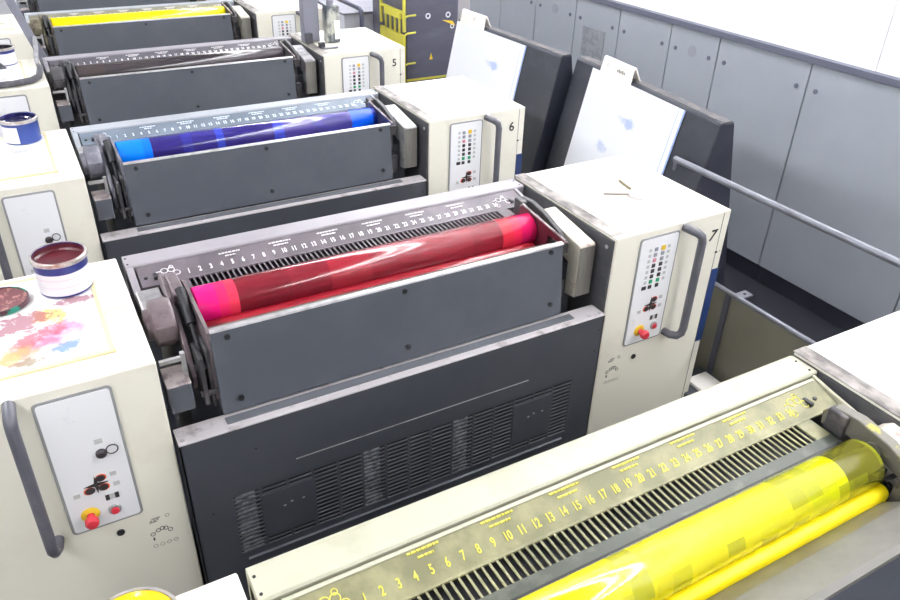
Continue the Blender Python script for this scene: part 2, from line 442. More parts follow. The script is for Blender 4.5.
def ink_duct(u, label, far=False):
    t = thing('ink_fountain', label, 'ink fountain', (0.5, yU(u) + 0.24, 0), 'ink fountains along the press')
    off = (0.5, 0.24, 0)
    def part(b, name, m, p=None, smooth=False):
        return b.build(name, m, p or t, off, smooth)
    rnd = random.Random(3)
    # machine body below the duct
    part(MB().box(-0.10, 1.10, 0.06, 0.475, 0.0, Z(-0.115), 0.004), 'housing', M['slate_dark'])
    # front panel of the duct, leaning very slightly outward at its foot
    fp = part(MB().prism([(0.0, Z(-0.004)), (-0.027, Z(-0.231)), (0.0, Z(-0.233)), (0.022, Z(-0.225)), (0.03, Z(-0.03))], -0.034, 1.002, 'x', 0.002), 'front_panel', M['slate'])
    for x, z in ((0.006, -0.022), (0.014, -0.195), (0.48, -0.022), (0.48, -0.190), (0.958, -0.018), (0.958, -0.186)):
        y = 0.026 * z / 0.207
        part(MB().cyl((x, y - 0.004, Z(z)), (x, y + 0.002, Z(z)), 0.0075, n=12), 'bolt', M['bolt'], fp)
    part(MB().prism([(-0.003, Z(-0.004)), (-0.001, Z(0.001)), (0.013, Z(0.001)), (0.013, Z(-0.006))], -0.032, 1.004, 'x'), 'lip', M['bare'] if u != 8 else M['lip8'])
    part(MB().prism([(0.013, Z(-0.001)), (0.085, Z(-0.040)), (0.135, Z(-0.088)), (0.135, Z(-0.094)), (0.082, Z(-0.048)), (0.013, Z(-0.009))], -0.028, 1.0, 'x'), 'duct_blade', M['blade'])
    # rollers
    roll = part(MB().lathe([(0.012, -0.028), (0.045, -0.028), (0.050, -0.024), (0.050, 1.008), (0.046, 1.013), (0.012, 1.013)], (0, 0.192, Z(-0.036)), 64, 'x'), 'fountain_roller', ROLL[u], None, True)
    roll.data.transform(Matrix.Translation((0.5, 0.24, 0)))      # ink steps read from the unit's own zero
    roll.location = (-0.5, -0.24, 0)
    part(MB().lathe([(0.004, -0.018), (0.017, -0.016), (0.021, -0.008), (0.021, 1.01 if u == 8 else 0.985), (0.017, 1.026 if u == 8 else 1.0), (0.003, 1.030 if u == 8 else 1.006)], (0, 0.1445, Z(-0.0805)), 28, 'x'), 'ink_roll', POOL[u], None, True)
    # slotted strip between the scale and the roller: real openings over a dark channel
    g = MB()
    zs = lambda y: Z(-0.0265 - (0.325 - y) * 0.02)
    g.prism([(0.327, zs(0.327)), (0.333, zs(0.333)), (0.333, zs(0.333) - 0.004), (0.327, zs(0.327) - 0.004)], -0.09, 1.07, 'x')
    part(MB().prism([(0.246, zs(0.246)), (0.2745, zs(0.2745)), (0.2745, zs(0.2745) - 0.004), (0.246, zs(0.246) - 0.004)], -0.03, 1.02, 'x'), 'blade_plate', M['blade_plate8'] if u == 8 else PLATE[u])
    n_slots = 66
    p0, pitch = -0.008, 0.99 / n_slots
    g.box(-0.03, p0, 0.274, 0.328, Z(-0.031), Z(-0.0275)); g.box(p0 + n_slots * pitch - 0.004, 1.02, 0.274, 0.328, Z(-0.031), Z(-0.0275))
    for k in range(1, n_slots):
        x = p0 + k * pitch
        g.box(x - 0.0045, x - 0.0002, 0.274, 0.328, Z(-0.0300), Z(-0.0275))
    part(g, 'slotted_strip', PLATE[u])
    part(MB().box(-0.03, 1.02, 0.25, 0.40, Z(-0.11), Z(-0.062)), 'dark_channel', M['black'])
    part(MB().box(-0.025, 1.01, 0.2425, 0.2485, Z(-0.045), Z(-0.0255)), 'black_edge', M['bolt'])  # black strip along the front edge of the blade plate
    # scale with the key numbers
    zp = lambda y: Z(-0.0280 + (y - 0.331) * 0.32)
    sc = part(MB().prism([(0.331, zp(0.331)), (0.4052, zp(0.4052)), (0.4052, zp(0.4052) - 0.012), (0.331, zp(0.331) - 0.006)], -0.128, 1.118 if u == 8 else 1.094, 'x'), 'number_scale', PLATE[u])
    nb = MB()
    if not far:
        for k in range(34):
            nb.text(str(k + 1), (0.03 * k, 0.3555, zp(0.3555) + 0.0007), 0.025, thick=0.0006, bold=0.02, squeeze=0.66, tilt=TILT)
    else:
        for k in range(34):
            for j in range(1 if k < 9 else 2):
                nb.text(str(k + 1)[j], (0.03 * k - 0.004 + 0.008 * j if k > 8 else 0.03 * k, 0.3555, zp(0.3555) + 0.0007), 0.025, thick=0.0006, bold=0.02, squeeze=0.66, tilt=TILT)
    part(nb, 'scale_figures', FIG[u], sc)
    for k in range(6):
        cb = MB()
        small_caption(cb, 0.122 + 0.147 * k, 0.3925, zp(0.3925) + 0.0003, [(0.066, 0.0038), (0.044, 0.0038)] if k else [(0.060, 0.0038), (0.03, 0.0038)], rnd)
        part(cb, 'caption', FIG[u], sc)
    for cx in (-0.045, 1.028):
        em = MB()
        for dx, dy, r in ((-0.016, 0.008, 0.009), (0.002, 0.008, 0.0085), (0.014, -0.006, 0.0085), (0.004, 0.018, 0.005), (-0.03, -0.016, 0.0075)):
            em.ring((cx + dx, 0.366 + dy, zp(0.366 + dy) + 0.0006), r, 0.0011, n=16, m=5, tilt=TILT)
        em.box(cx - 0.038, cx - 0.024, 0.373, 0.3745, zp(0.374) - 0.0005, zp(0.374) + 0.0014)
        part(em, 'roller_pictogram', FIG[u], sc)
    sl = MB()
    for cx in (-0.088, 1.052):
        sl.box(cx - 0.0045, cx + 0.0045, 0.348, 0.373, zp(0.36) - 0.004, zp(0.373) + 0.0006)
        sl.cyl((cx - 0.024 * (1 if cx < 0 else -1), 0.362, zp(0.362) - 0.002), (cx - 0.024 * (1 if cx < 0 else -1), 0.362, zp(0.362) + 0.002), 0.005, n=12)
    part(sl, 'slot_and_screw', M['bolt'], sc)
    # plain cover at the back
    cv = part(MB().prism([(0.412, Z(-0.03)), (0.412, Z(-0.004)), (0.416, Z(0.0)), (0.480, Z(0.0)), (0.489, Z(-0.005)), (0.492, Z(-0.018)), (0.492, Z(-0.24)), (0.476, Z(-0.24)), (0.476, Z(-0.03))], -0.152, 1.1435 if u == 8 else 1.140, 'x', 0.0008), 'rear_cover', COVER[u])
    for x in (-0.145, 1.130):
        for y in (0.425, 0.462):
            part(MB().cyl((x, y, Z(-0.001)), (x, y, Z(0.0015)), 0.0028, n=10), 'screw', M['bolt'], cv)
    part(MB().box(-0.128, 1.118 if u == 8 else 1.094, 0.4055 if u == 8 else 0.4075, 0.4115, Z(-0.03), Z(-0.016)), 'cover_gap', M['black'])
    part(MB().prism([(0.408, Z(-0.002)), (0.408, Z(-0.03)), (0.30, Z(-0.05)), (0.30, Z(-0.03))], -0.152, -0.134, 'x'), 'end_strip', COVER[u])
    part(MB().prism([(0.41, Z(-0.002)), (0.41, Z(-0.03)), (0.26, Z(-0.06)), (0.25, Z(-0.03)), (0.36, Z(-0.012))], 1.121 if u == 8 else 1.098, 1.130 if u == 8 else 1.108, 'x', 0.002), 'end_strip', COVER[u])
    if u == 8:
        part(MB().box(-0.12, 1.112, 0.397, 0.4045, zp(0.397) - 0.001, zp(0.4045) + 0.0008), 'cover_lip', COVER[u])
    # left end: geared motor, swing arm, damper, end plate
    mt = part(MB().lathe([(0.02, -0.158), (0.04, -0.154), (0.04, -0.142), (0.060, -0.138), (0.062, -0.10), (0.056, -0.088), (0.02, -0.088)], (0, 0.155, Z(-0.036)), 32, 'x'), 'drive_motor', SIDE[u], None, True)
    part(MB().box(-0.138, -0.094, 0.094, 0.113, Z(-0.058), Z(-0.016), 0.003).cyl((-0.115, 0.087, Z(-0.03)), (-0.115, 0.093, Z(-0.03)), 0.006, n=12), 'terminal_cover', SIDE[u], mt)
    part(MB().box(-0.15, -0.09, 0.16, 0.31, Z(-0.05), Z(-0.022), 0.004), 'motor_bracket', M['bare'])
    part(MB().prism([(0.315, Z(-0.03)), (0.325, Z(-0.005)), (0.30, Z(0.022)), (0.24, Z(0.020)), (0.15, Z(-0.012)), (0.07, Z(-0.065)), (0.02, Z(-0.13)),
                     (0.03, Z(-0.17)), (0.07, Z(-0.15)), (0.12, Z(-0.09)), (0.20, Z(-0.05))], -0.086, -0.074, 'x', 0.002), 'swing_arm', SIDE[u])
    part(MB().prism([(0.30, Z(-0.03)), (0.31, Z(0.01)), (0.28, Z(0.026)), (0.22, Z(0.03)), (0.17, Z(0.02)), (0.18, Z(-0.02))], -0.074, -0.045, 'x', 0.004), 'arm_cap', SIDE[u])
    part(MB().cyl((-0.055, 0.19, Z(0.024)), (-0.055, 0.10, Z(-0.028)), 0.0125).cyl((-0.055, 0.10, Z(-0.028)), (-0.055, 0.0, Z(-0.10)), 0.006), 'damper', M['bolt'], None, True)
    part(MB().box(-0.07, -0.058, -0.012, 0.07, Z(-0.20), Z(-0.06), 0.003).box(-0.05, -0.04, 0.0, 0.08, Z(-0.22), Z(-0.05), 0.003)
         .cyl((-0.075, 0.0, Z(-0.17)), (-0.03, 0.0, Z(-0.17)), 0.008).cyl((-0.075, 0.03, Z(-0.11)), (-0.03, 0.03, Z(-0.11)), 0.010), 'linkage', M['char'])
    part(MB().prism([(0.262, Z(-0.02)), (0.255, Z(0.012)), (0.235, Z(0.022)), (0.012, Z(0.008)), (-0.002, Z(0.0)), (0.0, Z(-0.20)), (0.05, Z(-0.22)), (0.10, Z(-0.11))], -0.040, -0.032, 'x', 0.001), 'end_plate', SIDE[u])
    part(MB().box(-0.155, -0.098, -0.004, 0.006, Z(-0.056), Z(-0.046)).box(-0.106, -0.096, -0.006, 0.008, Z(-0.098), Z(-0.036)), 'bracket_bar', M['bare'])
    part(MB().box(-0.152, -0.096, -0.03, 0.055, Z(-0.185), Z(-0.108), 0.004), 'valve_box', M['slate'])
    part(MB().box(-0.152, -0.096, -0.031, 0.055, Z(-0.1075), Z(-0.103), 0.002), 'valve_box_lid', M['edge_dirty'])
    # right end: guard plate, lever arm, hub
    if u != 8:
        ep = MB().prism([(0.255, Z(-0.03)), (0.252, Z(0.016)), (0.235, Z(0.026)), (0.225, Z(0.022)), (0.016, Z(-0.002)), (0.012, Z(-0.012)), (0.02, Z(-0.016)), (0.10, Z(-0.02)), (0.10, Z(-0.1)), (0.255, Z(-0.1))], 1.016, 1.021, 'x')
        part(ep, 'end_plate', EPL[u])
        part(MB().tube([(1.018, 0.252, Z(0.014)), (1.018, 0.237, Z(0.026)), (1.018, 0.22, Z(0.022)), (1.018, 0.012, Z(-0.001))], 0.0035, 8), 'end_plate_edge', M['edge_dirty'])
    else:
        part(MB().box(1.032, 1.038, 0.02, 0.13, Z(-0.11), Z(-0.03), 0.002), 'end_plate', SIDE[u])
    la = part(MB().prism([(0.31, Z(-0.03)), (0.315, Z(0.0)), (0.295, Z(0.024)), (0.24, Z(0.030)), (0.17, Z(0.020)), (0.08, Z(-0.01)), (0.06, Z(-0.03)), (0.09, Z(-0.045)), (0.18, Z(-0.02)), (0.25, Z(-0.02))],
                         1.045 if u != 8 else 1.034, 1.062, 'x', 0.003), 'lever_arm', SIDE[u] if u == 8 else M['char'])
    part(MB().box(1.025, 1.05, 0.255, 0.30, Z(-0.03), Z(0.024), 0.004), 'arm_block', M['char'], la)
    part(MB().cyl((1.028, 0.192, Z(-0.012)), (1.066, 0.192, Z(-0.012)), 0.017).cyl((1.024, 0.192, Z(-0.012)), (1.03, 0.192, Z(-0.012)), 0.008), 'hub', SIDE[u], la)
    k = MB()
    for i in range(7):
        a = rnd.uniform(0, 6); yy = 0.04 + 0.02 * i
        k.box(1.024, 1.055, yy, yy + 0.009, Z(-0.06 + 0.012 * math.sin(a)), Z(-0.045 + 0.02 * math.cos(a)), 0.001)
    k.cyl((1.03, 0.06, Z(-0.16)), (1.03, 0.06, Z(-0.05)), 0.012).box(1.02, 1.05, 0.03, 0.09, Z(-0.23), Z(-0.15), 0.003)
    part(k, 'linkage', M['char'])
    # metal guard chute between the duct and the right cabinet
    part(MB().prism([(0.235, Z(-0.012)), (0.215, Z(0.006)), (0.005, Z(-0.026)), (0.0, Z(-0.031)), (0.0, Z(-0.205)), (0.05, Z(-0.215)), (0.05, Z(-0.10)), (0.235, Z(-0.07))], 1.068, 1.128, 'x', 0.003), 'guard_chute', M['chute'] if u in (7, 8) else SIDE['chute%d' % u])
    part(MB().box(1.0695, 1.1265, -0.0012, 0.0005, Z(-0.203), Z(-0.034), 0.0004), 'chute_front', M['chute_front'])  # streaked front skin, darkened so the shading against the top is in its colour
    return t

EPL = {7: mat('red_inked_end_plate', (96, 36, 48), 0.35, 0.2), 6: mat('blue_inked_end_plate', (54, 54, 92), 0.35, 0.2), 5: M['char'], 4: M['char'], 3: M['char']}
SIDE['chute6'] = mat('grey_splashed_chute', (176, 176, 174), 0.45, 0.2, dirt=(104, 108, 112), scale=14, lo=0.5, hi=0.66)
SIDE['chute5'] = mat('black_splashed_chute', (158, 156, 158), 0.45, 0.2, dirt=(66, 64, 68), scale=13, lo=0.46, hi=0.62)
SIDE['chute4'] = mat('brown_splashed_chute', (190, 184, 166), 0.45, 0.2, dirt=(104, 96, 84), scale=13, lo=0.5, hi=0.64)
SIDE['chute3'] = SIDE['chute4']


ink_duct(8, 'nearest ink fountain with large yellow roller and yellow figures on its scale')
ink_duct(7, 'ink fountain with glossy red roller and grey front panel in the middle of the press')
ink_duct(6, 'ink fountain with dark blue roller, bright blue at both its ends')
ink_duct(5, 'ink fountain with black roller, behind the blue one')
ink_duct(4, 'far ink fountain with narrow yellow roller near the top of the photo', True)
ink_duct(3, 'farthest ink fountain, only its grey front panel at the top left edge', True)

# ------------------------------------------------------------------ vented step guards in front of the ducts
def front_guard(u, label):
    t = thing('vented_guard', label, 'guard panel', (0.485, yU(u) - 0.06, 0), 'vented guards in front of the ink fountains')
    off = (0.485, -0.06, 0)
    def part(b, name, m, p=None): return b.build(name, m, p or t, off)
    x0, x1, yf = -0.158, 1.132, -0.082
    gx0, gx1, gz0, gz1 = -0.055, 1.032, -0.672, -0.455
    b = MB()
    b.box(x0, x1, yf, yf + 0.004, Z(gz1), Z(-0.243)); b.box(x0, x1, yf, yf + 0.004, 0.0, Z(gz0))
    b.box(x0, gx0, yf, yf + 0.004, Z(gz0), Z(gz1)); b.box(gx1, x1, yf, yf + 0.004, Z(gz0), Z(gz1))
    b.box(x0, x0 + 0.004, yf, -0.03, 0.0, Z(-0.243)); b.box(x1 - 0.004, x1, yf, -0.03, 0.0, Z(-0.243))
    part(b, 'panel', M['slate_dark'])
    g = MB()
    nc, nr = 15, 15
    for i in range(nc + 1):
        x = gx0 + (gx1 - gx0) * i / nc
        if 0 < i < nc: g.box(x - 0.0035, x + 0.0035, yf, yf + 0.003, Z(gz0), Z(gz1))
    ph = (gz1 - gz0) / nr
    for j in range(nr + 1):
        z = gz0 + ph * j
        g.prism([(yf + 0.0002, Z(z - 0.0034)), (yf + 0.0002, Z(z + 0.0014)), (yf + 0.003, Z(z + 0.0026)), (yf + 0.003, Z(z - 0.0022))], gx0, gx1, 'x')
    part(g, 'grille', M['slate_dark'])
    for a, c in ((1, 3), (12, 14)):
        w = (gx1 - gx0) / nc
        pl = part(MB().box(gx0 + w * a, gx0 + w * c, yf - 0.0015, yf + 0.001, Z(gz0 + ph * 2), Z(gz1 - ph * 2.2)), 'blank_plate', M['slate_dark'])
        s = MB()
        for dx, dz in ((0.055, -0.075), (0.075, -0.068), (0.108, -0.07)):
            s.box(gx0 + w * a + dx, gx0 + w * a + dx + 0.007, yf - 0.0022, yf - 0.001, Z(gz1 - 0.02 + dz), Z(gz1 - 0.016 + dz))
        part(s, 'scratch_marks', M['bare'], pl)
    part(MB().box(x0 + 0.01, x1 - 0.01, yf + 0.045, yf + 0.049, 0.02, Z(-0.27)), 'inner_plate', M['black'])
    for x in (-0.048, 0.312, 0.602):
        part(MB().box(x, x + 0.05, yf + 0.006, yf + 0.010, Z(-0.675), Z(-0.45)).box(x + 0.004, x + 0.056, yf + 0.0055, yf + 0.012, Z(-0.672), Z(-0.650)), 'filter_strap', M['strap'])
    part(MB().box(0.12, 0.86, yf - 0.0016, yf, Z(-0.4), Z(-0.3975)), 'panel_crease', M['bare'])
    part(MB().prism([(yf, Z(-0.694)), (yf - 0.006, Z(-0.697)), (yf - 0.006, Z(-0.701)), (yf, Z(-0.703))], -0.04, 1.02, 'x'), 'foot_lip', M['slate_dark'])
    # top edge: worn bare metal with an inset rubber bar
    tp = part(MB().box(x0, x1, yf - 0.001, -0.016, Z(-0.243), Z(-0.238), 0.0015), 'top_edge', M['top_edge'])
    part(MB().box(-0.035, 1.03, -0.060, -0.033, Z(-0.2385), Z(-0.2345), 0.001), 'inset_bar', M['inset'], tp)
    for x in (x0 + 0.012, x1 - 0.012):
        part(MB().cyl((x, -0.068, Z(-0.239)), (x, -0.068, Z(-0.2355)), 0.005, n=12), 'screw', M['bare'], tp)
    for x, z in ((-0.11, -0.49), (0.02, -0.32), (1.11, -0.37), (1.115, -0.29)):
        part(MB().cyl((x, yf - 0.0015, Z(z)), (x, yf, Z(z)), 0.003, n=10), 'panel_screw', M['bolt'])
    return t
front_guard(7, 'dark vented guard panel below the red ink fountain')
front_guard(6, 'dark guard panel below the blue ink fountain, mostly hidden by the red unit')

# ------------------------------------------------------------------ cabinets
def rrect(x0, x1, z0, z1, r, n=5):
    pts = []
    for cx, cz, a0 in ((x1 - r, z1 - r, 0), (x0 + r, z1 - r, 90), (x0 + r, z0 + r, 180), (x1 - r, z0 + r, 270)):
        for k in range(n + 1):
            a = math.radians(a0 + 90 * k / n)
            pts.append((cx + r * math.cos(a), cz + r * math.sin(a)))
    return pts

def star(cx, cz, R, r):
    pts = []
    for k in range(8):
        a = PI / 2 + k * PI / 4
        q = R if k % 2 == 0 else r
        pts.append((cx + q * math.cos(a), cz + q * math.sin(a)))
    return pts

YF = -0.06
def jog_cluster(part, cp, cx, cz):
    part(MB().prism(star(cx, Z(cz), 0.027, 0.006), YF - 0.0068, YF - 0.003, 'y'), 'star_emblem', M['print_black'], cp)
    for dx, dz in ((0.013, 0.016), (0.015, -0.014), (-0.017, -0.014)):
        j = part(MB().prism([(cx + dx + 0.0125 * math.cos(a), Z(cz + dz) + 0.0105 * math.sin(a)) for a in [k * PI / 8 for k in range(16)]], YF - 0.0062, YF - 0.003, 'y'), 'jog_button', M['orange'], cp)
        # one level only below the panel: the black cap is its own sub-part
        part(MB().prism([(cx + dx * 0.9 + 0.0108 * math.cos(a), Z(cz + dz * 0.97) + 0.0092 * math.sin(a)) for a in [k * PI / 8 for k in range(16)]], YF - 0.0075, YF - 0.004, 'y'), 'jog_button_cap', M['key_black'], cp)
    lg = MB()
    for dx, dz in ((0.04, 0.018), (0.042, -0.014), (-0.045, -0.018)):
        lg.box(cx + dx - 0.007, cx + dx + 0.007, YF - 0.0060, YF - 0.003, Z(cz + dz - 0.006), Z(cz + dz + 0.006))
    part(lg, 'jog_legend', M['legend'], cp)

def push_buttons(part, cp, ex, ez, bx, bz, lx, lz):
    part(MB().lathe([(0.021, -0.003), (0.021, -0.006), (0.015, -0.010), (0.0, -0.010)][::-1], (ex, YF, Z(ez)), 24, 'y'), 'stop_collar', M['yellow'], cp, True)
    part(MB().lathe([(0.0, -0.044), (0.012, -0.043), (0.0155, -0.038), (0.0155, -0.028), (0.012, -0.026), (0.009, -0.024), (0.009, -0.008)], (ex, YF, Z(ez)), 24, 'y'), 'stop_button', M['red'], cp, True)
    part(MB().lathe([(0.0, -0.010), (0.013, -0.010), (0.0145, -0.008), (0.0145, -0.003)], (bx, YF, Z(bz)), 24, 'y'), 'button_ring', M['panel_frame'], cp, True)
    part(MB().lathe([(0.0, -0.016), (0.0085, -0.015), (0.0095, -0.012), (0.0095, -0.008)], (bx, YF, Z(bz)), 20, 'y'), 'red_push_button', M['red'], cp, True)
    part(MB().box(lx - 0.015, lx - 0.006, YF - 0.0068, YF - 0.003, Z(lz - 0.008), Z(lz + 0.008)).box(lx + 0.006, lx + 0.015, YF - 0.0068, YF - 0.003, Z(lz - 0.008), Z(lz + 0.008)), 'rocker_switch', M['print_black'], cp)
    part(MB().box(lx - 0.006, lx + 0.006, YF - 0.0062, YF - 0.003, Z(lz - 0.008), Z(lz + 0.008)), 'rocker_legend', M['legend'], cp)

def door_marks(part, x, zt):
    b = MB()
    b.box(x - 0.02, x + 0.0, YF - 0.0012, YF, Z(zt + 0.004), Z(zt + 0.007)); b.box(x - 0.026, x - 0.008, YF - 0.0012, YF, Z(zt - 0.006), Z(zt - 0.003))
    for k in range(3): b.box(x - 0.024 + 0.008 * k, x - 0.02 + 0.008 * k, YF - 0.0012, YF, Z(zt - 0.002), Z(zt + 0.002))
    b.ring((x + 0.018, YF - 0.0006, Z(zt + 0.004)), 0.005, 0.0008, 'y', 14, 4)
    for k in range(4): b.ring((x - 0.024 + 0.0165 * k, YF - 0.0006, Z(zt - 0.088)), 0.0055, 0.0007, 'y', 14, 4)
    part(b, 'grey_pictogram', M['print_grey'])
    d = MB()
    for dx, dz in ((-0.024, -0.045), (-0.01, -0.037), (0.0, -0.034), (0.008, -0.037), (0.018, -0.047)):
        d.ring((x + dx, YF - 0.0006, Z(zt + dz)), 0.0055, 0.0009, 'y', 14, 4)
    d.box(x - 0.026, x - 0.022, YF - 0.0012, YF, Z(zt - 0.067), Z(zt - 0.058))
    part(d, 'black_pictogram', M['print_black'])

def right_cabinet(u, label, detail=True):
    t = thing('control_cabinet', label, 'cabinet', (1.39, yU(u) + 0.215, 0), 'cream cabinets on the right of the press')
    off = (1.39, 0.215, 0)
    def part(b, name, m, p=None, smooth=False): return b.build(name, m, p or t, off, smooth)
    zt = 0.007
    part(MB().box(1.1535, 1.630, YF, 0.488, 0.0, Z(zt), 0.004), 'body', M['cream'])
    part(MB().box(1.1465, 1.1535, YF + 0.006, 0.486, 0.02, Z(zt - 0.010)), 'side_panel', M['side_dark'])
    part(MB().box(1.147, 1.192, YF + 0.02, 0.487, Z(zt + 0.0005), Z(zt + 0.0025), 0.0006), 'worn_edge_strip', M['dirty_strip'])
    part(MB().cyl((1.143, -0.03, Z(-0.03)), (1.148, -0.03, Z(-0.03)), 0.006, n=12), 'side_screw', M['bare'])
    # seam of the narrow door edge, with its blue trim
    part(MB().box(1.5985, 1.600, YF - 0.0012, YF + 0.001, 0.03, Z(zt - 0.004)), 'door_seam', M['cream_dark'])
    part(MB().box(1.5995, 1.6312, YF - 0.0025, YF + 0.03, Z(-0.50), Z(-0.207), 0.001), 'blue_trim', M['blue_trim'])
    part(MB().box(1.596, 1.606, YF - 0.002, YF, Z(-0.144), Z(-0.138)), 'latch_mark', M['print_black'])
    part(MB().box(1.614, 1.619, YF - 0.002, YF, Z(-0.140), Z(-0.1385)), 'seam_mark', M['print_grey'])
    # control panel
    px0, px1, pz0, pz1 = 1.250, 1.411, -0.413, -0.016
    cp = part(MB().prism(rrect(px0, px1, Z(pz0), Z(pz1), 0.012), YF - 0.004, YF, 'y', 0.0008), 'control_panel', M['panel_frame'])
    part(MB().prism(rrect(px0 + 0.0055, px1 - 0.0055, Z(pz0 + 0.0055), Z(pz1 - 0.0055), 0.008), YF - 0.005, YF - 0.002, 'y'), 'panel_face', M['panel_white'], cp)
    if detail:
        cols = (1.296, 1.3185, 1.348, 1.372)
        kinds2 = ['key_grey', 'key_grey', 'key_pink', 'key_black', 'key_black', 'key_black', 'green', 'key_black']
        kinds3 = ['yellow', 'key_grey', 'key_grey', 'key_black', 'key_black', 'key_black', 'green', 'key_black']
        lg = MB()
        for k in range(8):
            z = -0.0625 - 0.0193 * k
            for x, kk in ((cols[1], kinds2[k]), (cols[2], kinds3[k])):
                s = 0.0082 if kk == 'yellow' else 0.0066
                part(MB().box(x - s, x + s, YF - 0.0078, YF - 0.003, Z(z - s), Z(z + s), 0.001, 1), 'key', M[kk], cp)
            for x in (cols[0], cols[3]):
                if not (k == 7): lg.box(x - 0.0055, x + 0.0055, YF - 0.0055, YF - 0.004, Z(z - 0.0055), Z(z + 0.0055))
        part(lg, 'legend_marks', M['legend'], cp)
        part(MB().box(cols[0] - 0.011, cols[0] + 0.007, YF - 0.0065, YF - 0.003, Z(-0.204), Z(-0.191)), 'counter_display', M['key_black'], cp)
        jog_cluster(part, cp, 1.338, -0.268)
        push_buttons(part, cp, 1.308, -0.362, 1.369, -0.359, 1.363, -0.324)
    # handle
    hp = [(1.428, YF, Z(-0.012)), (1.432, -0.085, Z(-0.013)), (1.444, -0.103, Z(-0.018)), (1.458, -0.110, Z(-0.030)), (1.464, -0.111, Z(-0.050)),
          (1.464, -0.111, Z(-0.21)), (1.464, -0.111, Z(-0.372)), (1.460, -0.110, Z(-0.392)), (1.448, -0.104, Z(-0.402)), (1.434, -0.086, Z(-0.404)), (1.428, YF, Z(-0.402))]
    part(MB().tube(hp, 0.0135, 14), 'handle', M['grey_handle'], None, True)
    part(MB().text(str(u), (1.563, YF - 0.0012, Z(-0.074)), 0.056, 'y', 0.0006, 0.25 if u == 7 else 0.0), 'unit_number', M['print_black'])
    if detail:
        part(MB().cyl((1.309, YF - 0.003, Z(-0.47)), (1.309, YF, Z(-0.47)), 0.0095, n=18), 'lock', M['bolt'])
        door_marks(part, 1.225, -0.455)
    return t
right_cabinet(8, 'nearest cream cabinet top at the right edge, beside the yellow roller')
right_cabinet(7, 'cream control cabinet numbered 7 with red stop button and grey bow handle')
right_cabinet(6, 'cream control cabinet numbered 6 at the right end of the blue roller')
right_cabinet(5, 'cream control cabinet numbered 5 at the right end of the black roller')
right_cabinet(4, 'farthest cream control cabinet on the right side, behind cabinet 5')

def left_cabinet(u, label):
    t = thing('side_cabinet', label, 'cabinet', (-0.40, yU(u) + 0.215, 0), 'cream cabinets on the left of the press')
    off = (-0.40, 0.215, 0)
    def part(b, name, m, p=None, smooth=False): return b.build(name, m, p or t, off, smooth)
    part(MB().box(-0.640, -0.166, YF, 0.488, 0.0, Z(-0.003), 0.004), 'body', M['cream'])
    px0, px1, pz0, pz1 = -0.426, -0.266, -0.424, -0.028
    cp = part(MB().prism(rrect(px0, px1, Z(pz0), Z(pz1), 0.012), YF - 0.004, YF, 'y', 0.0008), 'control_panel', M['panel_frame'])
    part(MB().prism(rrect(px0 + 0.006, px1 - 0.006, Z(pz0 + 0.006), Z(pz1 - 0.006), 0.008), YF - 0.005, YF - 0.002, 'y'), 'panel_face', M['panel_white'], cp)
    part(MB().lathe([(0.0, -0.015), (0.008, -0.015), (0.012, -0.011), (0.012, -0.003)], (-0.321, YF, Z(-0.203)), 20, 'y'), 'key_switch', M['key_black'], cp, True)
    part(MB().ring((-0.297, YF - 0.014, Z(-0.194)), 0.0125, 0.0016, 'y', 20, 6, 1.0), 'key_loop', M['key_black'], cp)
    part(MB().box(-0.329, -0.312, YF - 0.0062, YF - 0.004, Z(-0.175), Z(-0.161)), 'key_legend', M['legend'], cp)
    jog_cluster(part, cp, -0.349, -0.289)
    push_buttons(part, cp, -0.378, -0.373, -0.325, -0.380, -0.323, -0.338)
    hp = [(-0.463, YF, Z(-0.015)), (-0.463, -0.088, Z(-0.016)), (-0.464, -0.102, Z(-0.02)), (-0.465, -0.108, Z(-0.03)), (-0.466, -0.109, Z(-0.05)), (-0.468, -0.109, Z(-0.21)),
          (-0.470, -0.109, Z(-0.385)), (-0.470, -0.108, Z(-0.404)), (-0.468, -0.102, Z(-0.416)), (-0.462, -0.088, Z(-0.420)), (-0.458, YF, Z(-0.420))]
    part(MB().tube(hp, 0.0135, 14), 'handle', M['grey_handle'], None, True)
    part(MB().cyl((-0.327, YF - 0.003, Z(-0.465)), (-0.327, YF, Z(-0.465)), 0.0095, n=18), 'lock', M['bolt'])
    door_marks(part, -0.234, -0.464)
    if u == 7:
        part(MB().ring((-0.212, 0.20, Z(-0.0028)), 0.017, 0.0012, 'z', 24, 5, 1.35), 'tin_ring_stain', M['mat_border'])
    return t
left_cabinet(8, 'cream side cabinet at the bottom left, in front of the nearest cover')
left_cabinet(7, 'cream side cabinet at the left with dark red ink tin on top')
left_cabinet(6, 'cream side cabinet with blue ink tin on top')
left_cabinet(5, 'cream side cabinet with small white and blue tin on top, left edge')
left_cabinet(4, 'farthest cream side cabinet in the top left corner')

# ------------------------------------------------------------------ things lying on the cabinets
TOPL = Z(-0.003)
def stained_mat(u, m, x1, y0, y1, label):
    t = thing('stained_work_mat', label, 'mat', (-0.42, yU(u) + 0.24, TOPL), 'stained mats on the left cabinets')
    off = (-0.42, 0.24, 0)
    o = MB().box(-0.60, x1 - 0.012, y0 + 0.012, y1 - 0.010, 0.0004, 0.0030, 0.0008).build('ink_sheet', m, t, off)
    o.data.transform(Matrix.Translation((-0.42, 0.24, 0))); o.location = (0.42, -0.24, 0)
    b = MB()
    b.box(-0.612, x1, y0 + 0.003, y0 + 0.016, 0.0004, 0.006, 0.0015); b.box(x1 - 0.012, x1 - 0.003, y0 + 0.016, y1, 0.0004, 0.005, 0.0012)
    b.box(-0.612, x1 - 0.012, y1 - 0.010, y1, 0.0004, 0.005, 0.0012)
    b.build('mat_border', M['mat_border'], t, off)
    return t
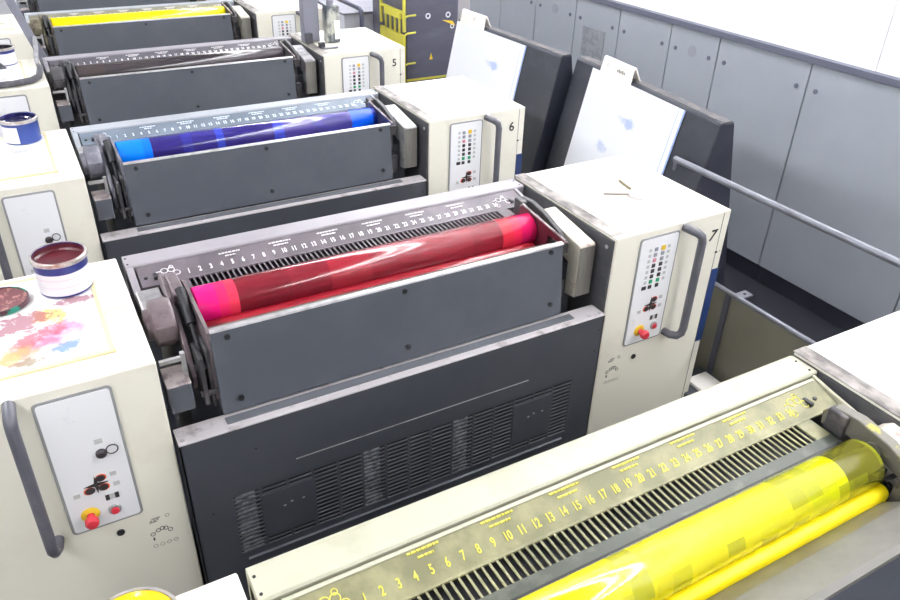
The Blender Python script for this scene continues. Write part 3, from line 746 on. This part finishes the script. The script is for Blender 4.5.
stained_mat(7, M['mat7'], -0.236, 0.016, 0.462, 'white mat smeared magenta, orange and blue below the dark red tin')
stained_mat(6, M['mat6'], -0.238, 0.016, 0.462, 'white mat with faint violet stains below the blue tin')
stained_mat(5, M['mat5'], -0.245, 0.02, 0.44, 'pale mat with grey smudges below the small white and blue tin')
stained_mat(4, M['mat4'], -0.232, 0.02, 0.44, 'pale mat with green stains in the top left corner')

def ink_tin(u, x, y, z, r, h, wall_bands, ink, fill, label, lip=0.0035):
    """wall_bands: list of (z0, z1, material, arc or None, name)"""
    t = thing('ink_tin', label, 'tin', (x, yU(u) + y, z), 'ink tins on the left cabinets')
    w = 0.0015
    prof = [(r - 0.004, 0.0), (r, 0.003), (r, h - 0.012), (r + lip, h - 0.010), (r + lip, h - 0.001), (r + lip - 0.001, h), (r - w, h), (r - w - 0.001, h - 0.004), (r - w - 0.001, 0.004)]
    MB().lathe(prof, (0, 0, 0), 48).build('tin_wall', wall_bands[0][2], t, smooth=True)
    MB().lathe([(r - w, h - 0.012), (r + lip + 0.0006, h - 0.011), (r + lip + 0.0006, h - 0.001), (r + lip - 0.001, h + 0.0006), (r - w - 0.0002, h + 0.0006), (r - w - 0.0002, h - 0.012), (r - w, h - 0.012)], (0, 0, 0), 48, 'z', False).build('rim', M['can_metal'], t, smooth=True)
    for z0, z1, m, arc, nm in wall_bands[1:]:
        b = MB()
        a0, a1 = arc if arc else (0, 2 * PI)
        n = 48
        A = []; B = []
        for k in range(n + 1):
            a = a0 + (a1 - a0) * k / n
            for lst, zz in ((A, z0), (B, z1)):
                lst.append(b.bm.verts.new((math.cos(a) * (r + 0.0006), math.sin(a) * (r + 0.0006), zz)))
        for k in range(n):
            b.bm.faces.new((A[k], A[k + 1], B[k + 1], B[k]))
        b.build(nm, m, t, smooth=True)
    MB().lathe([(0.0, fill + 0.002), (r * 0.5, fill), (r * 0.88, fill + 0.001), (r - w - 0.0012, fill + 0.006), (r - w - 0.0012, fill - 0.004), (0.0, fill - 0.004)][::-1], (0, 0, 0), 48).build('ink', ink, t, smooth=True)
    MB().lathe([(r - w - 0.0011, h - 0.003), (r - w - 0.0014, h - 0.004), (r - w - 0.0014, fill)][::1], (0, 0, 0), 48, 'z', False).build('ink_coating', ink, t, smooth=True)
    return t
MT = TOPL + 0.0032
ink_tin(7, -0.301, 0.372, MT, 0.0625, 0.099, [(0, 0, M['can_navy'], None, ''), (0.008, 0.066, M['label_white'], None, 'label'), (0.050, 0.0515, M['label_line'], (3.4, 5.4), 'label_line'),
        (0.030, 0.031, M['label_line'], (3.4, 5.2), 'label_line')],
        M['ink_red'], 0.078, 'open tin of dark red ink, white label and blue bands, on the magenta smeared mat')
ink_tin(6, -0.318, 0.405, MT, 0.062, 0.088, [(0, 0, M['can_blue'], None, ''), (0.006, 0.066, M['label_white'], (3.3, 4.5), 'label')],
        M['ink_navy'], 0.066, 'blue ink tin half covered by a white label, with dark ink inside')
ink_tin(5, -0.322, 0.415, MT, 0.058, 0.082, [(0, 0, M['label_white'], None, ''), (0.058, 0.072, M['can_navy'], None, 'band'), (0.002, 0.006, M['can_navy'], None, 'band')],
        M['ink_black'], 0.055, 'small white tin with blue bands and black ink, at the left edge')
ink_tin(8, -0.327, 0.382, TOPL, 0.062, 0.096, [(0, 0, M['can_metal'], None, ''), (0.008, 0.066, M['label_white'], None, 'label')],
        M['ink_yellow'], 0.09, 'tin of yellow ink cut by the bottom edge of the photo')
# lid beside the red tin
t = thing('tin_lid', 'upturned tin lid with dried red ink and green rim, beside the dark red tin', 'lid', (-0.452, yU(7) + 0.352, MT))
MB().lathe([(0.06, 0.0), (0.064, 0.002), (0.064, 0.014), (0.062, 0.015), (0.060, 0.014), (0.060, 0.004), (0.0, 0.004)], (0, 0, 0), 44).build('lid_pan', M['lid_rim'], t, smooth=True)
MB().lathe([(0.0, 0.011), (0.04, 0.0105), (0.0595, 0.012), (0.0595, 0.005), (0.0, 0.005)][::-1], (0, 0, 0), 44).build('dried_ink', M['lid_inside'], t, smooth=True)
# knob on the small mat of the fifth unit
t = thing('ink_scraper', 'small dark scraper lying in front of the white and blue tin', 'scraper', (-0.335, yU(5) + 0.32, MT))
MB().prism([(-0.02, 0), (0.018, 0), (0.010, 0.012), (-0.006, 0.03), (-0.014, 0.03)], -0.012, 0.012, 'y', 0.002).build('blade', M['rubber'], t)
MB().cyl((-0.01, 0, 0.028), (-0.012, 0, 0.045), 0.006).build('grip', M['char'], t)

TOPR = Z(0.007)
t = thing('ink_knife', 'pale ink knife lying on the top of cabinet 7', 'knife', (1.38, yU(7) + 0.19, TOPR))
a = Vector((-0.052, 0.030, 0.004)); d = Vector((0.024, -0.012, 0.004))
MB().tube([a, a.lerp(d, 0.5), d], 0.0045, 10).build('handle', M['knife'], t, smooth=True)
MB().prism([(0.018, -0.004), (0.030, -0.020), (0.048, -0.052), (0.036, -0.062), (0.022, -0.056), (0.010, -0.018)], 0.0006, 0.0024, 'z').build('blade', M['knife'], t)
t = tag(MB().tube([(0.0, -0.036, 0.0045), (0.006, 0.0, 0.0045), (0.014, 0.038, 0.0045)], 0.004, 8).build('stirring_stick', M['wood'], None, loc=(1.436, yU(7) + 0.246, TOPR)),
        'thin brownish stick lying beside the knife on cabinet 7', 'stick')

# canister, post and clip standing on cabinet 5
t = thing('canister', 'ink stained white canister standing on cabinet 5', 'canister', (1.305, yU(5) + 0.20, TOPR))
MB().box(-0.040, 0.040, -0.03, 0.03, 0.0005, 0.20, 0.010, 3).build('container', M['canister'], t, smooth=True)
MB().cyl((-0.005, 0, 0.198), (-0.005, 0, 0.235), 0.02).build('cap', M['grey_post'], t)
MB().box(0.006, 0.036, -0.0312, -0.029, 0.02, 0.12).build('label', M['card'], t)
t = thing('grey_post', 'tall grey square post standing beside the canister on cabinet 5', 'post', (1.20, yU(5) + 0.26, TOPR + 0.0026))
MB().box(-0.045, 0.045, -0.03, 0.03, 0.0, 0.75, 0.004).build('column', M['grey_post'], t)
MB().box(-0.045, -0.005, -0.055, -0.031, 0.0, 0.05, 0.003).build('foot_bracket', M['rubber'], t)
MB().box(-0.03, 0.0, -0.0312, -0.030, 0.23, 0.28).build('cream_label', M['mat_border'], t)
t = thing('cable_clamp', 'small black clamp with metal arm on the top edge of cabinet 5', 'clamp', (1.205, yU(5) + 0.09, TOPR + 0.0026))
MB().box(-0.020, 0.012, -0.012, 0.016, 0.0, 0.026, 0.003).build('clamp_block', M['bolt'], t)
MB().box(-0.008, 0.075, -0.045, -0.030, 0.0, 0.006, 0.001).box(-0.008, 0.006, -0.032, -0.010, 0.0, 0.005).build('arm', M['rail'], t)

# leaning grey post with cables in the top left corner
t = thing('cable_post', 'leaning grey post in the top left corner with pale cables at its foot', 'post', (-0.135, yU(5) + 0.53, 0.0))
MB().prism([(-0.026, 0.0), (0.014, 0.0), (0.014, 1.02), (-0.14, 1.55), (-0.18, 1.55), (-0.026, 1.02)], -0.012, 0.028, 'y', 0.003).build('column', M['grey_post'], t)
MB().box(-0.01, 0.02, -0.022, -0.012, 0.93, 1.0, 0.003).build('cable_clip', M['rubber'], t)
t = tag(MB().tube([(-0.16, 0.505, Z(0.10)), (-0.168, 0.49, Z(0.04)), (-0.176, 0.46, Z(0.015)), (-0.18, 0.40, Z(0.012)), (-0.182, 0.34, Z(0.012)), (-0.181, 0.28, Z(0.012))], 0.011, 8)
        .build('cable', M['hose_pale'], None, loc=(0, yU(5), 0), smooth=True), 'pale cable from the leaning post down to the black ink fountain', 'cable')
t = tag(MB().tube([(-0.62, -0.03, Z(0.014)), (-0.45, -0.032, Z(0.014)), (-0.30, -0.025, Z(0.014)), (-0.23, 0.0, Z(0.0145)), (-0.195, 0.05, Z(0.016)), (-0.182, 0.12, Z(0.03)), (-0.178, 0.2, Z(0.02))], 0.0145, 10)
        .build('cable_sleeve', M['rubber'], None, loc=(0, yU(5) - 0.0, 0), smooth=True), 'dark cable sleeve lying along the front edge of the cabinet with the small white tin', 'cable')

# ------------------------------------------------------------------ slanted boards with white sheets (right aisle)
def slanted_board(x, y, zt, rz, length, s0, s1, label, sheet_label, card_at, card_label, scr):
    t = thing('slanted_board', label, 'board', (x, y, 0), 'slanted boards beside the press', rz)
    # local frame: +y along the board (away from the camera), face towards -x, near end at y = 0, back edge at x = 0
    H = zt
    zk = 0.45                                   # below this height the front is upright
    fx = lambda z: -0.062 - 0.215 * (H - max(z, zk))
    MB().prism([(0.205 * H, 0.0), (0.0, H), (-0.055, H + 0.002), (-0.062, H - 0.006), (fx(zk), zk), (fx(zk), 0.0)], 0.0, length, 'y', 0.002).build('body', M['board_dark'], t)
    MB().prism([(0.205 * H - 0.003, 0.002), (-0.002, H - 0.004), (-0.055, H - 0.003), (-0.061, H - 0.009), (fx(zk) + 0.003, zk), (fx(zk) + 0.003, 0.002)], -0.003, -0.0005, 'y').build('end_face', M['board_side'], t)
    MB().box(-0.05, -0.004, 0.002, length, H + 0.001, H + 0.005, 0.001).build('top_strip', M['char'], t)
    # sheet lies on the face: top-level, in the board's frame
    g = thing('white_sheet', sheet_label, 'sheet', (x, y, 0), 'white sheets on the slanted boards', rz)
    q = MB()
    z0, z1 = zk + 0.02, H - 0.008
    off = 0.0015
    def face(b, a0, a1, za, zb, d0, d1):
        pts = [(fx(za) - d0, za), (fx(zb) - d0, zb), (fx(zb) - d1, zb), (fx(za) - d1, za)]
        b.prism(pts, a0, a1, 'y')
    face(q, s0, s1, z0, z1, 0.0012, 0.0034)
    q.build('paper', M['sheet'], g)
    q = MB(); face(q, s0, s0 + 0.007, z0, z1, 0.0012, 0.0040); face(q, s0 + 0.034, s0 + 0.036, z0, z1, 0.0032, 0.0041)
    q.build('blue_edge', M['sheet_edge'], g)
    # small folded card standing on the top edge
    c = thing('folded_card', card_label, 'card', (x, y, 0), 'folded cards on the slanted boards', rz)
    MB().prism([(-0.075, H - 0.012), (-0.058, H + 0.056), (-0.048, H + 0.060), (-0.020, H + 0.0055), (-0.026, H + 0.0055), (-0.050, H + 0.052), (-0.056, H + 0.050), (-0.068, H - 0.012)], card_at, card_at + 0.225, 'y').build('card_sheet', M['card'], c)
    if scr:
        b = MB()
        for k in range(5):
            b.box(-0.0695 + 0.000, -0.0675, card_at + 0.05 + 0.012 * k, card_at + 0.056 + 0.012 * k, H + 0.020, H + 0.030 + 0.004 * (k % 2))
        b.build('faint_writing', M['print_grey'], c)
    return t
slanted_board(1.927, 0.251, Z(0.160), math.radians(-6.3), 0.985, 0.19, 0.84,
              'dark slanted board nearer the camera, its dark end behind cabinet 7', 'white sheet on the nearer slanted board behind cabinet 7', 0.55,
              'folded cream card on top of the nearer slanted board', True)
slanted_board(1.978, 1.285, Z(0.160), math.radians(2.1), 0.90, 0.262, 0.895,
              'dark slanted board farther back, wide dark strip beside its sheet', 'white sheet on the farther slanted board behind cabinet 6', 0.635,
              'folded white card on top of the farther slanted board', False)

# ------------------------------------------------------------------ guard rail with olive panel along the aisle
t = thing('guard_rail', 'grey tubular guard rail running along the aisle to the right edge', 'rail', (1.8, -0.5, 0))
MB().tube([(0, 0.878, Z(0.0)), (0, 0.4, Z(0.0)), (0, -1.2, Z(0.0))], 0.0125, 14).build('top_rail', M['rail'], t, smooth=True)
MB().tube([(0, 0.75, Z(-0.385)), (0, 0.2, Z(-0.385)), (0, -1.2, Z(-0.385))], 0.010, 12).build('lower_rail', M['rail'], t, smooth=True)
for y in (0.495, -1.15):
    MB().box(-0.009, 0.009, y - 0.012, y + 0.012, 0.0, Z(-0.385)).build('post', M['plinth'], t)
MB().box(-0.009, 0.009, -1.16, -1.14, Z(-0.385), Z(0.0)).build('post', M['plinth'], t)
MB().box(-0.004, 0.004, -1.2, 0.75, 0.0, Z(-0.392)).build('olive_panel', M['olive'], t)
MB().tube([(0.0, 0.878, Z(0.0)), (0.012, 0.885, Z(-0.012)), (0.016, 0.888, Z(-0.05))], 0.006, 8).build('rail_end', M['rail'], t, smooth=True)
t = thing('floor_bracket', 'flat pale metal bracket with hole behind the lower rail', 'bracket', (1.875, 0.0, Z(-0.42)))
MB().box(-0.05, 0.04, -0.02, 0.02, 0.0, 0.006, 0.001).build('plate', M['rail'], t)
MB().cyl((0.015, 0, 0.0055), (0.015, 0, 0.0075), 0.006, n=14).build('hole', M['bolt'], t)
MB().box(0.0, 0.02, 0.0, 0.02, -Z(-0.42), 0.0).build('stem', M['plinth'], t)
t = tag(MB().box(-0.09, 0.09, -0.12, 0.14, 0.0, Z(-0.735), 0.004).build('floor_box', M['slate_dark'], None, loc=(1.70, yU(7) - 0.10, 0)), 'dark low box on the floor beside cabinet 7', 'box')
t = tag(MB().box(-0.05, 0.05, -0.06, 0.05, 0.0, 0.012, 0.001).build('pale_pad', M['card'], None, loc=(1.715, yU(7) - 0.06, Z(-0.735))), 'pale flat pad on the dark low box beside cabinet 7', 'pad')

# ------------------------------------------------------------------ electrical cabinets along the right wall
XW = 3.0
seams = [-2.2, -1.6, -1.3, -0.65, 0.007, 0.765, 1.341, 1.704, 2.146, 2.579, 3.03, 3.48, 3.93, 4.40, 4.9, 5.4]
ZB, ZC = Z(-0.945), Z(0.172)
def words_for(i):
    lab = {3: 'grey electrical cabinet door at the right edge above the guard rail',
           4: 'wide grey electrical cabinet door, second from the right edge',
           5: 'wide grey electrical cabinet door right of the nearer slanted board, two locks near its top',
           6: 'narrow grey electrical cabinet door with round disc between two locks',
           7: 'grey electrical cabinet door just right of the one with the grille',
           8: 'grey electrical cabinet door with square vent grille',
           9: 'grey electrical cabinet door with round disc near the top edge, left of the grille door',
           10: 'pale grey electrical cabinet door above the farther slanted board',
           11: 'pale grey electrical cabinet door farthest back, beside the dark machine cover'}
    return lab.get(i)
for i in range(len(seams) - 1):
    a, b_ = seams[i], seams[i + 1]
    if i < 2 or i > 11: continue
    lab = words_for(i) or 'grey electrical cabinet door beyond the right edge, nearest the camera'
    t = thing('electrical_cabinet', lab, 'electrical cabinet', (XW + 0.2, (a + b_) / 2, 0), 'electrical cabinets along the right wall')
    off = (XW + 0.2, (a + b_) / 2, 0)
    MB().box(XW + 0.02, XW + 0.40, a + 0.001, b_ - 0.001, ZB, ZC - 0.03).build('carcass', M['door_gap'], t, off)
    MB().box(XW + 0.03, XW + 0.40, a + 0.001, b_ - 0.001, 0.0, ZB).build('plinth', M['plinth'], t, off)
    dr = MB().box(XW, XW + 0.02, a + 0.004, b_ - 0.004, ZB + 0.004, ZC - 0.034, 0.002).build('door', M['door_grey'], t, off)
    for y in (a + 0.055, b_ - 0.055):
        MB().cyl((XW - 0.004, y, ZC - 0.150), (XW + 0.002, y, ZC - 0.150), 0.0115, n=16).build('lock', M['trim_dark'], dr, off)
    if i in (6, 9):
        MB().cyl((XW - 0.003, (a + b_) / 2, ZC - 0.142), (XW + 0.002, (a + b_) / 2, ZC - 0.142), 0.03, n=28).build('round_disc', M['disc_grey'], dr, off)
    if i == 8:
        yc = (a + b_) / 2 + 0.01
        MB().box(XW - 0.004, XW + 0.002, yc - 0.11, yc + 0.11, ZC - 0.37, ZC - 0.19, 0.001).build('vent_grille', M['vent_mesh'], dr, off)
    MB().box(XW - 0.008, XW + 0.40, a, b_, ZC - 0.03, ZC).build('cornice', M['trim_dark'], t, off)

# ------------------------------------------------------------------ far end of the aisle
t = thing('machine_cover', 'dark grey machine cover with round white stickers behind the yellow gate', 'machine cover', (2.02, 2.85, 0))
MB().box(-0.19, 0.165, -0.15, 0.35, 0.0, Z(0.42), 0.006).build('cover', M['dark_machine'], t)
def stk(x, z, r): MB().lathe([(r * 0.6, -0.1512), (r, -0.1512), (r, -0.150), (r * 0.6, -0.150), (r * 0.6, -0.1512)], (x, 0, z), 20, 'y', False).build('round_sticker', M['sticker'], t)
stk(-0.046, Z(0.075), 0.017); stk(0.093, Z(0.073), 0.017); stk(0.123, Z(0.003), 0.014)
MB().prism([(0.05, Z(0.045)), (0.125, Z(0.035)), (0.145, Z(0.005))], -0.1515, -0.150, 'y').build('yellow_sticker', M['yellow'], t)
MB().prism([(-0.034, Z(-0.185)), (-0.010, Z(-0.185)), (-0.022, Z(-0.145))], -0.1515, -0.150, 'y').build('yellow_sticker', M['yellow'], t)
MB().box(-0.19, 0.165, -0.153, -0.150, Z(-0.305), Z(-0.292)).build('yellow_line', M['yellow_paint'], t)

t = thing('yellow_gate', 'yellow painted metal gate with bars beside cabinet 5', 'gate', (1.8, 2.82, 0))
MB().box(-0.008, 0.008, -0.15, 0.18, 0.0, Z(-0.02), 0.001).build('plate', M['yellow_paint'], t)
for y in (-0.145, 0.175):
    MB().tube([(0, y, Z(0.0)), (0, y, Z(0.2)), (0, y, Z(0.55))], 0.010, 10).build('post', M['yellow_paint'], t, smooth=True)
for y in (-0.08, -0.02, 0.045, 0.11):
    MB().box(-0.005, 0.005, y - 0.006, y + 0.006, Z(-0.02), Z(0.10)).build('bar', M['yellow_paint'], t)
MB().box(-0.006, 0.006, -0.14, 0.17, Z(0.10), Z(0.115)).box(-0.006, 0.006, -0.10, 0.12, Z(0.065), Z(0.10)).build('cross_plate', M['yellow_paint'], t)
for z in (0.08, -0.02, -0.2):
    MB().tube([(0.0, -0.15, Z(z)), (0.02, -0.15, Z(z + 0.01)), (0.075, -0.15, Z(z + 0.012))], 0.006, 8).build('hook', M['yellow_paint'], t, smooth=True)
t = thing('grey_cabinet', 'pale grey cabinet behind the canister at the top of the photo', 'cabinet', (1.875, 3.48, 0))
MB().box(-0.22, 0.22, -0.22, 0.25, 0.0, Z(0.0), 0.006).build('body', M['grey_box'], t)
MB().box(-0.23, 0.23, -0.23, 0.26, Z(0.0), Z(0.014), 0.003).build('lid', M['grey_post'], t)
t = thing('navy_railing', 'dark bent tube railing above the pale grey cabinet', 'railing', (1.66, 2.98, 0))
MB().tube([(0.0, 0.0, 0.0), (0.0, 0.0, Z(-0.2)), (0.0, 0.0, Z(0.055)), (0.0, 0.008, Z(0.075)), (0.0, 0.03, Z(0.085)), (0.0, 0.9, Z(0.085))], 0.014, 10).build('tube', M['navy'], t, smooth=True)

# ------------------------------------------------------------------ hall
FX0, FX1, FY0, FY1, HZ = -5.0, 3.42, -5.5, 9.0, 3.55
struct(MB().box(FX0, FX1, FY0, FY1, -0.1, 0.0).build('floor', M['floor']))
struct(MB().box(FX0, FX1, FY0, FY1, HZ, HZ + 0.1).build('ceiling', M['ceiling']))
struct(MB().box(FX0 - 0.1, FX0, FY0, FY1, 0.0, HZ).build('wall_left', M['wall']))
struct(MB().box(FX0, FX1, FY1, FY1 + 0.1, 0.0, HZ).build('wall_back', M['wall']))
struct(MB().box(FX0, FX1, FY0 - 0.1, FY0, 0.0, HZ).build('wall_front', M['wall']))
wb = MB().box(FX1, FX1 + 0.1, FY0, FY1, 0.0, HZ)
struct(wb.build('wall_right', M['white']))
wp = MB()
for k in range(12):                                            # white panels standing on the cabinets, joints between them
    y0 = 0.469 - 0.956 * 4 + 0.956 * k
    wp.box(XW + 0.03, XW + 0.06, y0 + 0.002, y0 + 0.954, ZC + 0.001, HZ - 0.001)
struct(wp.build('trim_1', M['white']))
struct(MB().box(XW + 0.055, XW + 0.065, -3.3, 7.6, ZC + 0.001, HZ - 0.001).build('trim_2', M['white_joint']))

# fluorescent lamps: right row reflected in the rollers, unseen left row added for light
def lamp(x, y, z):
    t = thing('ceiling_light', 'white twin tube fluorescent ceiling light above the press, left row added for light', 'lamp', (x, y, z), 'fluorescent lights in rows')
    MB().box(-0.22, 0.22, -0.75, 0.75, 0.05, 0.10, 0.004).box(-0.02, 0.02, -0.02, 0.02, 0.10, HZ - z).build('housing', M['fixture'], t)
    for s in (-0.17, 0.17):
        MB().cyl((s, -0.73, 0.022), (s, 0.73, 0.022), 0.019, n=12).build('tube', M['tube'], t, smooth=True)
    return t
for x in (2.36, -1.7):
    for k in range(8):
        lamp(x, -4.2 + 1.55 * k, 3.05)

# ------------------------------------------------------------------ camera
f, yaw, pit, rol = 762.63, 0.5256, -0.5488, 0.0305
fw = Vector((math.sin(yaw) * math.cos(pit), math.cos(yaw) * math.cos(pit), math.sin(pit)))
r = fw.cross(Vector((0, 0, 1))).normalized()
u = r.cross(fw)
r2 = r * math.cos(rol) + u * math.sin(rol)
u2 = -r * math.sin(rol) + u * math.cos(rol)
cam = bpy.data.cameras.new('camera')
co = bpy.data.objects.new('camera', cam)
C.objects.link(co)
mw = Matrix((r2, u2, -fw)).transposed().to_4x4()
mw.translation = Vector((-0.2892, -1.5715, 1.0201 + ZT))
co.matrix_world = mw
cam.sensor_fit = 'HORIZONTAL'
cam.sensor_width = 36.0
cam.lens = f / 900.0 * 36.0
cam.clip_start = 0.02
sc = bpy.context.scene
sc.camera = co

w = bpy.data.worlds.new('hall_air')
sc.world = w
w.use_nodes = True
w.node_tree.nodes['Background'].inputs['Color'].default_value = (0.8, 0.8, 0.82, 1)
w.node_tree.nodes['Background'].inputs['Strength'].default_value = 0.3
vs = sc.view_settings
vs.view_transform = 'Standard'
vs.look = 'None'
vs.gamma = 1.0
vs.use_curve_mapping = False
vs.exposure = 0.4
sc.cycles.max_bounces = 8
